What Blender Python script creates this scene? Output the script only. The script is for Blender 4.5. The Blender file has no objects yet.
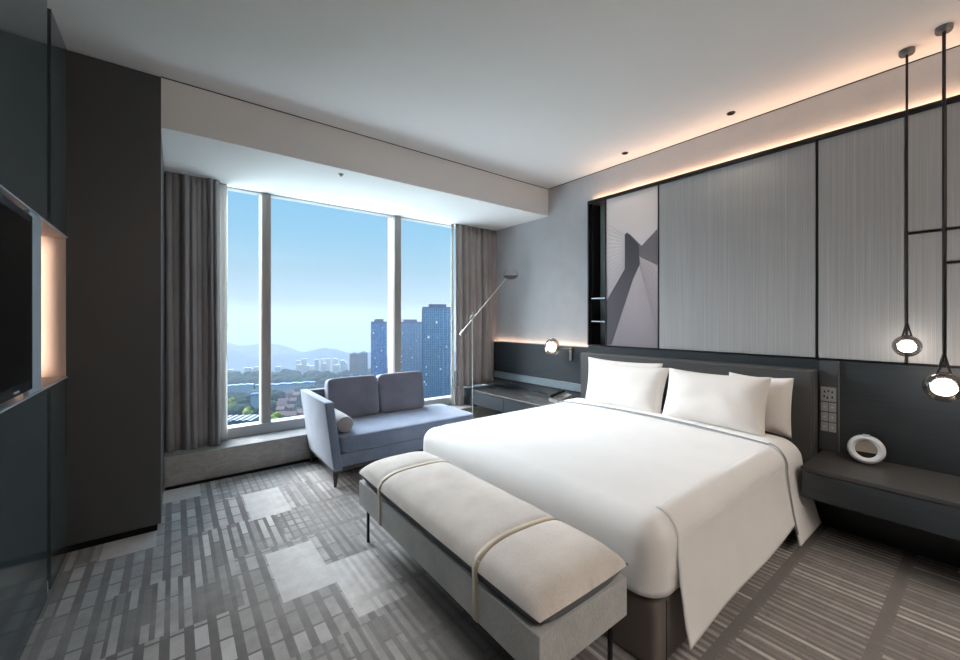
import bpy, bmesh, math, random
from mathutils import Vector, Matrix, noise
random.seed(7)
R = math.radians
PI = math.pi
scene = bpy.context.scene
COL = scene.collection

# ------------------------------------------------------------------ materials
def srgb(r, g, b):
    def f(c):
        c /= 255.0
        return c / 12.92 if c <= 0.04045 else ((c + 0.055) / 1.055) ** 2.4
    return (f(r), f(g), f(b), 1.0)

class NT:
    def __init__(s, name):
        s.m = bpy.data.materials.new(name)
        s.m.use_nodes = True
        s.t = s.m.node_tree
        s.b = s.t.nodes['Principled BSDF']
        s.out = s.t.nodes['Material Output']
    def n(s, typ, **k):
        nd = s.t.nodes.new(typ)
        for a, b in k.items():
            setattr(nd, a, b)
        return nd
    def l(s, a, b):
        s.t.links.new(a, b)
    def coord(s, scale=(1, 1, 1), kind='Object', rot=(0, 0, 0)):
        c = s.n('ShaderNodeTexCoord'); mp = s.n('ShaderNodeMapping')
        mp.inputs['Scale'].default_value = scale
        mp.inputs['Rotation'].default_value = rot
        s.l(c.outputs[kind], mp.inputs['Vector'])
        return mp.outputs['Vector']
    def noise(s, vec, scale=5, detail=3, rough=.5):
        t = s.n('ShaderNodeTexNoise')
        t.inputs['Scale'].default_value = scale
        t.inputs['Detail'].default_value = detail
        t.inputs['Roughness'].default_value = rough
        if vec is not None: s.l(vec, t.inputs['Vector'])
        return t.outputs['Fac']
    def mix(s, fac, a, b):
        t = s.n('ShaderNodeMix', data_type='RGBA')
        for sock, v in ((t.inputs[0], fac), (t.inputs[6], a), (t.inputs[7], b)):
            if hasattr(v, 'is_output') or isinstance(v, bpy.types.NodeSocket): s.l(v, sock)
            else: sock.default_value = v
        return t.outputs[2]
    def ramp(s, fac, stops):
        t = s.n('ShaderNodeValToRGB')
        e = t.color_ramp.elements
        while len(e) < len(stops): e.new(.5)
        for i, (p, c) in enumerate(stops):
            e[i].position = p; e[i].color = c
        s.l(fac, t.inputs[0])
        return t.outputs[0]
    def math(s, op, a, b=0.0, c=None):
        t = s.n('ShaderNodeMath', operation=op)
        for sock, v in ((t.inputs[0], a), (t.inputs[1], b), (t.inputs[2], c)):
            if v is None: continue
            if isinstance(v, bpy.types.NodeSocket): s.l(v, sock)
            else: sock.default_value = v
        return t.outputs[0]
    def bump(s, h, strength=.2, dist=.01):
        t = s.n('ShaderNodeBump')
        t.inputs['Strength'].default_value = strength
        t.inputs['Distance'].default_value = dist
        s.l(h, t.inputs['Height']); s.l(t.outputs[0], s.b.inputs['Normal'])
    def set(s, col=None, rough=None, metal=None, spec=None, sheen=None):
        if col is not None:
            if isinstance(col, bpy.types.NodeSocket): s.l(col, s.b.inputs['Base Color'])
            else: s.b.inputs['Base Color'].default_value = col
        if rough is not None: s.b.inputs['Roughness'].default_value = rough
        if metal is not None: s.b.inputs['Metallic'].default_value = metal
        if spec is not None: s.b.inputs['Specular IOR Level'].default_value = spec
        if sheen is not None:
            s.b.inputs['Sheen Weight'].default_value = sheen
        return s.m

def plain(name, col, rough=.6, metal=0, spec=.5, var=.06, scale=6, bump=0):
    k = NT(name)
    v = k.coord()
    f = k.noise(v, scale, 4)
    d = tuple(c * (1 - var) for c in col[:3]) + (1,)
    l_ = tuple(min(1, c * (1 + var)) for c in col[:3]) + (1,)
    c = k.mix(f, d, l_)
    k.set(c, rough, metal, spec)
    if bump: k.bump(k.noise(v, scale * 20, 2), bump, .002)
    return k.m

def fabric(name, a, b, scale=300, bump=.35, rough=.9, stretch=(1, 1, 1), sheen=.2, var=.5):
    k = NT(name)
    v = k.coord(stretch)
    f = k.noise(v, scale, 2, .6)
    g = k.noise(k.coord(), 5, 3)
    ff = k.math('MULTIPLY_ADD', f, var, k.math('MULTIPLY', g, 1 - var))
    c = k.ramp(ff, [(.3, a), (.7, b)])
    k.set(c, rough, 0, .25, sheen)
    k.bump(f, bump, .002)
    return k.m

def emit(name, col, strength):
    k = NT(name)
    k.set(col, .5)
    k.b.inputs['Emission Color'].default_value = col
    k.b.inputs['Emission Strength'].default_value = strength
    return k.m

def glassy(name, tint, refl=.08, rough=.02, ior=1.45, maxr=.6):
    k = NT(name)
    k.t.nodes.remove(k.b)
    tr = k.n('ShaderNodeBsdfTransparent'); tr.inputs[0].default_value = tint
    gl = k.n('ShaderNodeBsdfGlossy'); gl.inputs['Roughness'].default_value = rough
    fr = k.n('ShaderNodeFresnel'); fr.inputs[0].default_value = ior
    f = k.math('MINIMUM', k.math('ADD', fr.outputs[0], refl), maxr)
    mx = k.n('ShaderNodeMixShader')
    k.l(f, mx.inputs[0]); k.l(tr.outputs[0], mx.inputs[1]); k.l(gl.outputs[0], mx.inputs[2])
    k.l(mx.outputs[0], k.out.inputs[0])
    return k.m

def carpet():
    k = NT('patterned_carpet')
    c = k.n('ShaderNodeTexCoord')
    sep = k.n('ShaderNodeSeparateXYZ'); k.l(c.outputs['Object'], sep.inputs[0])
    x, y = sep.outputs[0], sep.outputs[1]
    def brick(u, v, w, h, mort, seed_off=(0, 0), off=.5, freq=2):
        cb = k.n('ShaderNodeCombineXYZ')
        k.l(k.math('ADD', u, seed_off[0]), cb.inputs[0]); k.l(k.math('ADD', v, seed_off[1]), cb.inputs[1])
        t = k.n('ShaderNodeTexBrick'); t.offset = off; t.offset_frequency = freq
        t.inputs['Scale'].default_value = 1
        t.inputs['Brick Width'].default_value = w; t.inputs['Row Height'].default_value = h
        t.inputs['Mortar Size'].default_value = mort; t.inputs['Mortar Smooth'].default_value = .1
        t.inputs['Color1'].default_value = (0, 0, 0, 1); t.inputs['Color2'].default_value = (1, 1, 1, 1)
        t.inputs['Mortar'].default_value = (0, 0, 0, 1)
        k.l(cb.outputs[0], t.inputs['Vector'])
        return t.outputs['Color'], t.outputs['Fac']
    # cells run lengthwise along the room: u = y, v = x
    cellc, cellm = brick(y, x, .155, .085, .007, (11.3, 7.1), 0, 1)
    cell2c, cell2m = brick(y, x, .30, .052, .006, (2.3, 3.1), .5, 3)
    cell3c, cell3m = brick(y, x, .085, .05, .008, (6.3, 1.1), 0, 1)
    bigc, bigm = brick(y, x, .50, .255, .0, (3.2, 5.7), .37, 3)
    zonec, zonem = brick(x, y, .51, .465, .0, (8.4, 2.9), .41, 3)
    barc, barm = brick(y, x, .40, .042, .011, (1.7, 4.4), 0, 1)
    bar2c, bar2m = brick(y, x, .31, .03, .008, (5.7, 9.4), .5, 2)
    str1 = k.math('GREATER_THAN', k.math('FRACT', k.math('DIVIDE', k.math('ADD', x, 7.1), .085)), .34)
    str2 = k.math('GREATER_THAN', k.math('FRACT', k.math('DIVIDE', k.math('ADD', x, 3.1), .052)), .30)
    c1 = k.math('MULTIPLY', k.math('MULTIPLY', k.math('SUBTRACT', 1.0, cellm), str1), k.math('MULTIPLY_ADD', cellc, .35, .45))
    c2 = k.math('MULTIPLY', k.math('MULTIPLY', k.math('SUBTRACT', 1.0, cell2m), str2), k.math('MULTIPLY_ADD', cell2c, .75, .1))
    c3 = k.math('MULTIPLY', k.math('SUBTRACT', 1.0, cell3m), k.math('MULTIPLY_ADD', cell3c, .4, .2))
    selA = k.math('GREATER_THAN', zonec, .42); selB = k.math('GREATER_THAN', zonec, .76)
    cell = k.math('ADD', k.math('MULTIPLY', c1, selA), k.math('MULTIPLY', c2, k.math('SUBTRACT', 1.0, selA)))
    cell = k.math('ADD', k.math('MULTIPLY', c3, selB), k.math('MULTIPLY', cell, k.math('SUBTRACT', 1.0, selB)))
    fade = k.n('ShaderNodeMapRange'); k.l(k.noise(c.outputs['Object'], .9, 2), fade.inputs[0])
    fade.inputs[1].default_value = .40; fade.inputs[2].default_value = .56; fade.inputs[3].default_value = .35; fade.inputs[4].default_value = 1
    cell = k.math('ADD', k.math('MULTIPLY', cell, fade.outputs[0]), k.math('MULTIPLY', k.math('SUBTRACT', 1.0, fade.outputs[0]), .42))
    patch = k.math('GREATER_THAN', bigc, .70)
    left = k.math('MAXIMUM', cell, k.math('MULTIPLY', patch, k.math('MULTIPLY_ADD', bigc, .5, .35)))
    # right field: soft long bars, gaps lined up across the room
    gap = k.math('GREATER_THAN', k.math('FRACT', k.math('DIVIDE', k.math('ADD', y, 1.7), .40)), .10)
    b1 = k.math('MULTIPLY', k.math('SUBTRACT', 1.0, barm), k.math('MULTIPLY_ADD', k.math('POWER', barc, 1.5), .75, .08))
    b2 = k.math('MULTIPLY', k.math('SUBTRACT', 1.0, bar2m), k.math('MULTIPLY_ADD', bar2c, .45, .0))
    bar = k.math('MULTIPLY', k.math('MULTIPLY_ADD', b2, .4, k.math('MULTIPLY', b1, .75)), gap)
    sm = k.n('ShaderNodeMapRange'); k.l(k.math('ADD', x, k.math('MULTIPLY', k.noise(c.outputs['Object'], 1.3, 1), .8)), sm.inputs[0])
    sm.inputs[1].default_value = .95; sm.inputs[2].default_value = 1.9
    w = sm.outputs[0]
    fac = k.math('ADD', k.math('MULTIPLY', left, k.math('SUBTRACT', 1.0, w)), k.math('MULTIPLY', bar, w))
    pile = k.noise(c.outputs['Object'], 260, 3, .7)
    soft = k.noise(c.outputs['Object'], 14, 3, .6)
    fac = k.math('ADD', fac, k.math('MULTIPLY', k.math('SUBTRACT', pile, .5), .55))
    fac = k.math('ADD', fac, k.math('MULTIPLY', k.math('SUBTRACT', soft, .5), .35))
    col = k.ramp(fac, [(0, CARPET[0]), (.45, CARPET[1]), (1, CARPET[2])])
    k.set(col, .95, 0, .1, .15)
    k.bump(pile, .5, .004)
    return k.m

CARPET = (srgb(116, 111, 108), srgb(160, 154, 150), srgb(228, 223, 218))

M = {}
M['carpet'] = carpet()
M['white_paint'] = plain('white_paint', srgb(226, 224, 222), .75, spec=.2, var=.015)
M['wallpaper'] = fabric('grey_wallpaper', srgb(170, 170, 172), srgb(186, 186, 187), 220, .15, .85, sheen=0, var=.6)
M['lacquer'] = plain('dark_green_grey_lacquer', srgb(72, 82, 84), .12, spec=.55, var=.03, scale=1.5)
M['charcoal_lam'] = plain('charcoal_laminate', srgb(76, 76, 77), .42, spec=.4, var=.04, scale=2)
M['groove'] = plain('black_groove', srgb(17, 17, 18), .7, spec=.2)
M['black_metal'] = plain('black_metal', srgb(26, 26, 28), .4, .3, .5)
M['bezel'] = plain('tv_black_bezel', srgb(12, 12, 14), .25, spec=.5)
M['tv'] = plain('tv_dark_glass', srgb(7, 9, 10), .12, spec=.12, var=.02)
M['silver'] = plain('brushed_silver', srgb(188, 200, 208), .4, .4, .5)
M['niche'] = plain('warm_beige_panel', srgb(205, 185, 172), .6, spec=.3, var=.02)
M['chrome'] = plain('polished_chrome', srgb(205, 205, 205), .15, 1)
M['nickel'] = plain('satin_nickel', srgb(150, 148, 146), .3, .9)
M['white_linen'] = fabric('white_linen', srgb(228, 227, 225), srgb(236, 235, 233), 400, .05, .9, sheen=.1)
M['pillow'] = fabric('white_pillowcase', srgb(228, 222, 216), srgb(236, 231, 226), 400, .05, .9, sheen=.1)
M['band'] = plain('grey_piping', srgb(140, 142, 146), .8)
M['bench_top'] = fabric('beige_woven_cushion', srgb(194, 186, 178), srgb(236, 229, 221), 190, .9, .95, (1, 3.5, 1))
M['bench_side'] = fabric('navy_cushion_underside', srgb(40, 42, 52), srgb(58, 60, 72), 200, .3)
M['bench_base'] = fabric('grey_woven_bench_base', srgb(152, 154, 154), srgb(198, 198, 195), 260, .5, .95, (1, 1, .3))
M['strap'] = plain('tan_leather_strap', srgb(182, 168, 146), .6, var=.08)
M['sofa'] = fabric('blue_grey_upholstery', srgb(86, 99, 120), srgb(124, 135, 155), 140, .4, .95, sheen=.4)
M['sofa_back'] = fabric('slate_cushion_upholstery', srgb(96, 98, 111), srgb(126, 127, 140), 140, .4, .95, sheen=.4)
M['bolster'] = fabric('light_grey_bolster', srgb(124, 122, 124), srgb(152, 149, 148), 200, .3)
M['dark_wood'] = plain('dark_stained_wood', srgb(60, 56, 56), .45)
M['curtain'] = fabric('grey_curtain', srgb(134, 132, 134), srgb(154, 152, 153), 300, .1, .9, (1, 1, 1), .15)
M['curtain_b'] = fabric('taupe_curtain', srgb(150, 142, 140), srgb(168, 161, 158), 300, .1, .9, (1, 1, 1), .15)
M['alu'] = plain('window_aluminium', srgb(150, 147, 143), .45, .25, .5)
M['alu_w'] = plain('window_white_reveal', srgb(160, 162, 162), .5)
M['headboard'] = plain('charcoal_leather', srgb(76, 76, 76), .42, spec=.4, var=.05, scale=9, bump=.15)
M['bed_base'] = plain('taupe_leather', srgb(110, 102, 96), .38, spec=.45, var=.05, scale=9, bump=.1)
M['plate'] = plain('grey_switch_plate', srgb(172, 174, 175), .35, .3)
M['plate_hole'] = plain('socket_hole', srgb(30, 30, 32), .6)
M['rail'] = plain('polished_grey_ledge', srgb(128, 140, 146), .3, .2)
M['device'] = plain('white_plastic', srgb(224, 226, 230), .35)
M['device_face'] = plain('bronze_glass_face', srgb(168, 158, 146), .15, .2)
M['device_dark'] = plain('dark_display', srgb(38, 38, 38), .15)
M['strip_grey'] = plain('grey_metal_strip', srgb(84, 86, 90), .4, .2)
M['lamp_metal'] = plain('bright_lamp_metal', srgb(205, 203, 200), .35, .35)
M['lamp_grey'] = plain('grey_lamp_metal', srgb(96, 96, 96), .4, .4)
M['phone'] = plain('grey_phone_plastic', srgb(128, 124, 120), .35)
M['phone_dark'] = plain('black_phone_plastic', srgb(22, 22, 22), .3)
M['bulb'] = emit('lamp_glow', (1, .93, .84, 1), 14)
M['bulb_w'] = emit('wall_lamp_glow', (1, .88, .76, 1), 4)
M['led_face'] = emit('downlight_glow', (1, .9, .78, 1), .3)
M['smoke'] = glassy('smoked_glass', (.55, .52, .50, 1), .06, .03)
M['clear'] = glassy('clear_lamp_glass', (.92, .89, .86, 1), .10, .04)
M['pane'] = glassy('window_glass', (.97, .98, .99, 1), .0, .0, 1.15, .06)
def sheer():
    k = NT('white_sheer'); k.set(srgb(240, 240, 238), .9)
    tl = k.n('ShaderNodeBsdfTranslucent'); tl.inputs[0].default_value = srgb(245, 245, 243)
    mx = k.n('ShaderNodeMixShader'); mx.inputs[0].default_value = .6
    k.l(k.b.outputs[0], mx.inputs[1]); k.l(tl.outputs[0], mx.inputs[2]); k.l(mx.outputs[0], k.out.inputs[0])
    return k.m
M['sheer'] = sheer()
M['mirror'] = plain('niche_back_glass', srgb(165, 182, 184), .3, .0)

def stone():
    k = NT('grey_marble_sill'); v = k.coord()
    a = k.noise(v, 4, 8, .65); b = k.noise(k.coord((1, 1, 3)), 14, 5, .7)
    vein = k.math('LESS_THAN', k.math('ABSOLUTE', k.math('SUBTRACT', a, .53)), .006)
    base = k.ramp(b, [(.3, srgb(142, 139, 136)), (.7, srgb(166, 162, 158))])
    k.set(k.mix(vein, base, srgb(172, 168, 164)), .14, 0, .7)
    return k.m
M['stone'] = stone()

def wood_dark(name, a, b, rough):
    k = NT(name)
    f = k.noise(k.coord((14, .8, 14)), 6, 5, .6)
    k.set(k.ramp(f, [(.3, a), (.7, b)]), rough, 0, .5)
    return k.m
M['wainscot'] = wood_dark('dark_wainscot_veneer', srgb(44, 49, 53), srgb(56, 61, 65), .38)
M['back_wood'] = wood_dark('brown_back_wall', srgb(96, 84, 76), srgb(116, 102, 92), .5)
M['console'] = wood_dark('smoked_oak_console', srgb(56, 54, 53), srgb(74, 71, 69), .34)
M['console_front'] = wood_dark('dark_console_front', srgb(44, 50, 54), srgb(56, 61, 65), .35)

def panel_fabric():
    k = NT('ribbed_grey_wallcovering')
    f = k.noise(k.coord((1, 30, .10)), 8, 6, .8)
    k.set(k.ramp(f, [(.3, srgb(148, 149, 150)), (.5, srgb(164, 165, 166)), (.72, srgb(192, 191, 190))]), .5, .0, .5)
    k.bump(f, .4, .003)
    return k.m
M['panel'] = panel_fabric()

def picture_back():
    k = NT('photo_print_sky')
    c = k.n('ShaderNodeTexCoord'); sep = k.n('ShaderNodeSeparateXYZ'); k.l(c.outputs['Generated'], sep.inputs[0])
    z = k.math('ADD', sep.outputs[2], k.math('MULTIPLY', k.math('SUBTRACT', k.noise(c.outputs['Generated'], 3, 3), .5), .15))
    k.set(k.ramp(z, [(0, srgb(134, 126, 132)), (.35, srgb(172, 162, 166)), (.7, srgb(228, 218, 217)), (1, srgb(214, 206, 205))]), .5)
    return k.m
M['pic_back'] = picture_back()
M['pic_dark'] = plain('photo_print_tower', srgb(70, 66, 72), .5, var=.12, scale=5)
M['pic_mid'] = plain('photo_print_midtone', srgb(118, 110, 116), .5, var=.15, scale=9)  # mid tone of the print, for its beam and cables

# ------------------------------------------------------------------ mesh helpers
def link(o, parent=None):
    COL.objects.link(o)
    if parent is not None: o.parent = parent
    return o

def obj(name, bm, mat, parent=None, smooth=True, loc=None, rot=None):
    me = bpy.data.meshes.new(name)
    bm.normal_update()
    bm.to_mesh(me); bm.free()
    mats = mat if isinstance(mat, (list, tuple)) else [mat]
    for m in mats: me.materials.append(M[m] if isinstance(m, str) else m)
    if smooth:
        for p in me.polygons: p.use_smooth = True
        try: me.set_sharp_from_angle(angle=R(38))
        except Exception: pass
    o = bpy.data.objects.new(name, me)
    if loc: o.location = loc
    if rot: o.rotation_euler = rot
    return link(o, parent)

def tag(o, label, cat, group=None, kind=None):
    if label: o['label'] = label
    if cat: o['category'] = cat
    if group: o['group'] = group
    if kind: o['kind'] = kind
    return o

def thing(name, label, cat, loc=(0, 0, 0), rz=0, group=None):
    o = bpy.data.objects.new(name, None)
    o.empty_display_size = .1
    o.location = loc; o.rotation_euler = (0, 0, rz)
    link(o)
    return tag(o, label, cat, group)

def struct(name, bm, mat, parent=None, smooth=False):
    o = obj(name, bm, mat, parent, smooth)
    if parent is None: o['kind'] = 'structure'
    return o

def box(bm, x0, x1, y0, y1, z0, z1, bev=0, seg=2, mi=0):
    t = bmesh.new()
    bmesh.ops.create_cube(t, size=1)
    for v in t.verts:
        v.co = Vector((x0 + (v.co.x + .5) * (x1 - x0), y0 + (v.co.y + .5) * (y1 - y0), z0 + (v.co.z + .5) * (z1 - z0)))
    if bev:
        bmesh.ops.bevel(t, geom=t.edges[:], offset=bev, segments=seg, profile=.7, affect='EDGES', clamp_overlap=True)
    merge(bm, t, mi)
    return bm

def merge(bm, t, mi=0, mat=None):
    mp = {}
    for v in t.verts:
        mp[v] = bm.verts.new(mat @ v.co if mat is not None else v.co)
    for f in t.faces:
        try:
            nf = bm.faces.new([mp[v] for v in f.verts]); nf.material_index = mi
        except ValueError: pass
    t.free()

def B(*a, **k):
    return box(bmesh.new(), *a, **k)

def tube(bm, pts, r, n=10, caps=True, mi=0):
    pts = [Vector(p) for p in pts]
    rings = []
    rr = r if isinstance(r, (list, tuple)) else [r] * len(pts)
    prev = None
    for i, p in enumerate(pts):
        d = (pts[min(i + 1, len(pts) - 1)] - pts[max(i - 1, 0)]).normalized()
        a = Vector((0, 0, 1)) if abs(d.z) < .95 else Vector((1, 0, 0))
        if prev is not None: a = prev
        s = d.cross(a).normalized(); u = s.cross(d).normalized(); prev = u
        rings.append([bm.verts.new(p + (s * math.cos(2 * PI * k / n) + u * math.sin(2 * PI * k / n)) * rr[i]) for k in range(n)])
    for a, b in zip(rings, rings[1:]):
        for k in range(n):
            f = bm.faces.new((a[k], a[(k + 1) % n], b[(k + 1) % n], b[k])); f.material_index = mi
    if caps:
        bm.faces.new(rings[0]).material_index = mi
        bm.faces.new(rings[-1][::-1]).material_index = mi
    return bm

def lathe(bm, prof, n=32, mat=None, mi=0):
    """prof: (r, z) from bottom to top"""
    rings = []
    for r, z in prof:
        if r < 1e-6:
            co = Vector((0, 0, z)); rings.append([bm.verts.new(mat @ co if mat is not None else co)])
        else:
            ring = []
            for k in range(n):
                co = Vector((r * math.cos(2 * PI * k / n), r * math.sin(2 * PI * k / n), z))
                ring.append(bm.verts.new(mat @ co if mat is not None else co))
            rings.append(ring)
    for a, b in zip(rings, rings[1:]):
        for k in range(n):
            k2 = (k + 1) % n
            if len(a) == 1 and len(b) == 1: continue
            if len(a) == 1: f = bm.faces.new((a[0], b[k2], b[k]))
            elif len(b) == 1: f = bm.faces.new((a[k], a[k2], b[0]))
            else: f = bm.faces.new((a[k], a[k2], b[k2], b[k]))
            f.material_index = mi
    return bm

def grid(bm, nu, nv, fn, mi=0):
    vs = [[bm.verts.new(fn(i / nu, j / nv)) for j in range(nv + 1)] for i in range(nu + 1)]
    for i in range(nu):
        for j in range(nv):
            bm.faces.new((vs[i][j], vs[i + 1][j], vs[i + 1][j + 1], vs[i][j + 1])).material_index = mi
    return vs

def slab(name, poly, thick, mat, parent, axis):
    """prism of a 2D outline: points 3D on a plane, extruded by vector axis"""
    bm = bmesh.new()
    a = [bm.verts.new(Vector(p)) for p in poly]
    b = [bm.verts.new(Vector(p) + Vector(axis) * thick) for p in poly]
    bm.faces.new(a); bm.faces.new(b[::-1])
    for i in range(len(a)):
        j = (i + 1) % len(a)
        bm.faces.new((a[i], b[i], b[j], a[j]))
    bmesh.ops.recalc_face_normals(bm, faces=bm.faces)
    return obj(name, bm, mat, parent, False)

def superbox(bm, cx, cy, cz, hx, hy, hz, e=.25, n=40, m=20, puff=0, fn=None):
    """rounded cushion: superellipsoid with puffed top"""
    def sg(v, p): return math.copysign(abs(v) ** p, v)
    rings = []
    for i in range(m + 1):
        ph = -PI / 2 + PI * i / m
        ring = []
        for j in range(n):
            th = 2 * PI * j / n
            c = abs(math.cos(ph)) ** e
            x = c * sg(math.cos(th), e); y = c * sg(math.sin(th), e); z = sg(math.sin(ph), e)
            co = Vector((cx + hx * x, cy + hy * y, cz + hz * z + puff * z * (1 - x * x) * (1 - y * y)))
            if fn: co = fn(co)
            ring.append(co)
        rings.append(ring)
    vr = []
    for i, ring in enumerate(rings):
        if i in (0, m):
            vr.append([bm.verts.new(sum(ring, Vector()) / n)])
        else: vr.append([bm.verts.new(c) for c in ring])
    for a, b in zip(vr, vr[1:]):
        for k in range(n):
            k2 = (k + 1) % n
            if len(a) == 1: bm.faces.new((a[0], b[k2], b[k]))
            elif len(b) == 1: bm.faces.new((a[k], a[k2], b[0]))
            else: bm.faces.new((a[k], a[k2], b[k2], b[k]))
    return bm

def soften(bm, cuts_len=.06):
    return bm

# ------------------------------------------------------------------ room numbers
XL, XR = -.5, 3.59          # glossy wall / headboard wall
XF = 3.545                   # front of wall panels and wainscot
YP = 3.32                   # front of cabinet column and soffit
YG = 4.42                   # glass plane
CE = 2.96
YB = -2.4                   # wall behind
XC = -.07                   # right side of the column

# ------------------------------------------------------------------ shell
struct('floor', B(-1.3, 3.9, YB, 4.6, -.12, 0), 'carpet')
struct('ceiling', B(-1.3, 3.9, YB, 4.7, CE, CE + .12), 'white_paint')
struct('wall_back', B(-1.3, 3.9, YB - .15, YB, 0, CE), 'back_wood')
struct('ceiling_bulkhead', B(XC, XR, YP, 4.52, 2.63, CE), 'white_paint')
# thin shadow gaps at the ceiling
struct('trim_1', B(XC, XR - .002, YP - .004, YP - .0005, CE - .006, CE - .0005), 'groove')
struct('trim_2', B(XR - .004, XR - .0005, YB, YP - .01, CE - .006, CE - .0005), 'groove')

# window wall: stone sill, parapet under, glass, mullions
struct('window_sill', B(XC, XR, 4.1, 4.52, .0, .262, bev=.004, seg=1), 'stone')
struct('baseboard_window', B(XC + .01, 3.0, 4.085, 4.1, 0, .022), 'groove')
win = bpy.data.objects.new('window_1', None); link(win); win['kind'] = 'structure'
fb = bmesh.new()
box(fb, XC, XR, YG - .03, YG + .10, .262, .36, .004, 1)
box(fb, XC, XR, YG - .0, YG + .10, 2.622, 2.63)
box(fb, XR - .10, XR, YG - .03, YG + .10, .36, 2.60)
box(fb, XC, XC + .06, YG - .03, YG + .10, .36, 2.60)
obj('window_frame', fb, 'alu_w', win, False)
for i, (xa, xb, ya, yb) in enumerate([(.68, .76, YG - .02, YG + .10), (2.085, 2.175, YG - .02, YG + .13)]):
    mb = bmesh.new()
    box(mb, xa + .045, xb, ya, yb, .30, 2.62, .003, 1, 0)
    box(mb, xa, xa + .045, ya - .004, yb, .30, 2.62, .003, 1, 0)
    box(mb, xa - .004, xa, ya + .02, yb + .02, .30, 2.62, 0, 1, 1)
    obj('mullion', mb, ['alu', 'alu_w'], win, False)
gx = [XC, .69, 2.10, XR]
for a, b in zip(gx, gx[1:]):
    obj('glass_pane', B(a + .01, b - .01, YG + .05, YG + .056, .33, 2.62), 'pane', win, False)
struct('wall_window', box(B(XC - 1.3, XC, 4.42, 4.6, 0, CE), XR, 3.9, 4.42, 4.6, 0, CE), 'wallpaper')

# headboard wall
wb = bmesh.new()
box(wb, XR, 3.9, 2.69, 4.52, 0, CE)                 # plain wallpaper by the window
box(wb, XR, 3.9, YB, 2.69, 2.66, CE)                # strip above panels
box(wb, 3.74, 3.9, YB, 2.69, 0, 2.66)               # behind niche and panels
struct('wall_right', wb, 'wallpaper')
struct('wainscot_window_side', B(XF, XR - .001, 2.70, 4.40, 0, 1.075), 'wainscot')
struct('wainscot_bed_side', B(XF, 3.739, YB, 2.70, 0, 1.10), 'wainscot')
# light-grey ledge above the window-side console
tag(obj('wall_ledge', B(XF - .03, XF - .0005, 2.72, 4.38, .585, .67, .003, 1), 'rail', None, False),
    'pale grey ledge strip along the dark wainscot under the reading lamp', 'ledge')

# black metal framing of the panel wall
zt, zb = 2.65, 1.105
tr = bmesh.new()
box(tr, XF - .025, XF, YB, 2.69, zt - .03, zt)
box(tr, XF - .025, XF + .17, 2.675, 2.69, zb, zt - .03)
box(tr, XF - .012, XF + .17, 2.469, 2.482, zb, zt - .03)
for y in (1.911, .769, .343, .191):
    box(tr, XF - .006, XF + .05, y - .0045, y + .0045, zb, zt - .03)
box(tr, XF - .012, XF + .05, YB, .338, 1.897, 1.906)
box(tr, XF - .012, XF + .05, YB, .186, 1.703, 1.712)
box(tr, XF - .006, XF + .05, YB, 2.675, zb + .001, zb + .008)
struct('trim_3', tr, 'black_metal')
# niche lining + shelves
nb = bmesh.new()
box(nb, 3.70, 3.738, 2.483, 2.674, zb + .01, zt - .03)
struct('niche_back', nb, 'mirror')
nl = bmesh.new()
box(nl, XF + .005, 3.70, 2.655, 2.674, zb + .01, zt - .03)
box(nl, XF + .005, 3.70, 2.483, 2.487, zb + .01, zt - .03)
struct('niche_lining', nl, 'groove')
for z, lab in ((1.36, 'lower thin metal shelf in the narrow black wall niche'), (1.605, 'upper thin metal shelf in the narrow black wall niche')):
    tag(obj('niche_shelf', B(XF - .005, 3.695, 2.488, 2.654, z - .006, z + .006), 'silver', None, False), lab, 'shelf', 'niche shelves')

# wall panels
def wpanel(y0, y1, z0, z1, label):
    o = obj('wall_panel', B(XF - .004, XF + .05, y0 + .0075, y1 - .0075, z0, z1, .002, 1), 'panel', None, False)
    tag(o, label, 'wall panel', 'ribbed grey wall panels')
wpanel(.769, 1.911, zb + .009, zt - .031, 'widest grey ribbed wall panel, right of the picture above the headboard')
wpanel(.343, .769, zb + .009, zt - .031, 'tall grey ribbed wall panel between the widest panel and the small pendant cord')
wpanel(.191, .343, 1.909, zt - .031, 'narrow upper grey ribbed panel between the two pendant cords')
wpanel(.191, .343, zb + .009, 1.893, 'narrow lower grey ribbed panel behind and between the two pendant cords')
wpanel(YB, .191, 1.909, zt - .031, 'upper grey ribbed panel right of the large pendant cord')
wpanel(YB, .191, 1.715, 1.893, 'shallow middle grey ribbed panel right of the large pendant cord')
wpanel(YB, .191, zb + .009, 1.699, 'lower grey ribbed panel behind and right of the large pendant lamp')

# picture: generic abstract view up a bridge pylon
pic = thing('wall_picture', 'tall narrow picture of a dark slanted tower with cables against pale sky', 'picture', (XF, 2.19, zb))
def PL(y, z): return (y - 2.19, z - zb)
obj('print', B(-.004, .04, 1.919 - 2.19, 2.468 - 2.19, .009, zt - .031 - zb), 'pic_back', pic, False)
def zpic(px, py):
    # print coordinates measured as fractions of its outline
    y = 2.468 - (px - 104) / (290 - 104) * (2.468 - 1.919)
    top = 105 + (px - 104) / 186 * (52 - 105); bot = 648 + (px - 104) / 186 * 8
    z = zt - .031 - (py - top) / (bot - top) * (zt - .031 - zb - .009)
    return (-.0045, y - 2.19, z - zb)
slab('printed_tower', [zpic(*p) for p in [(105, 482), (176, 362), (176, 234), (184, 226), (226, 272), (230, 345), (206, 400), (124, 645), (105, 645)]], .0015, 'pic_dark', pic, (-1, 0, 0))
slab('printed_beam', [zpic(*p) for p in [(184, 228), (196, 234), (236, 276), (289, 214), (289, 348), (232, 318), (222, 300)]], .0010, 'pic_mid', pic, (-1, 0, 0))
cb = bmesh.new()
for i in range(15):
    a = Vector(zpic(178, 238 + i * 8)); b = Vector(zpic(106, 196 + i * 18))
    tube(cb, [a, b], .0009, 4)
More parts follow.
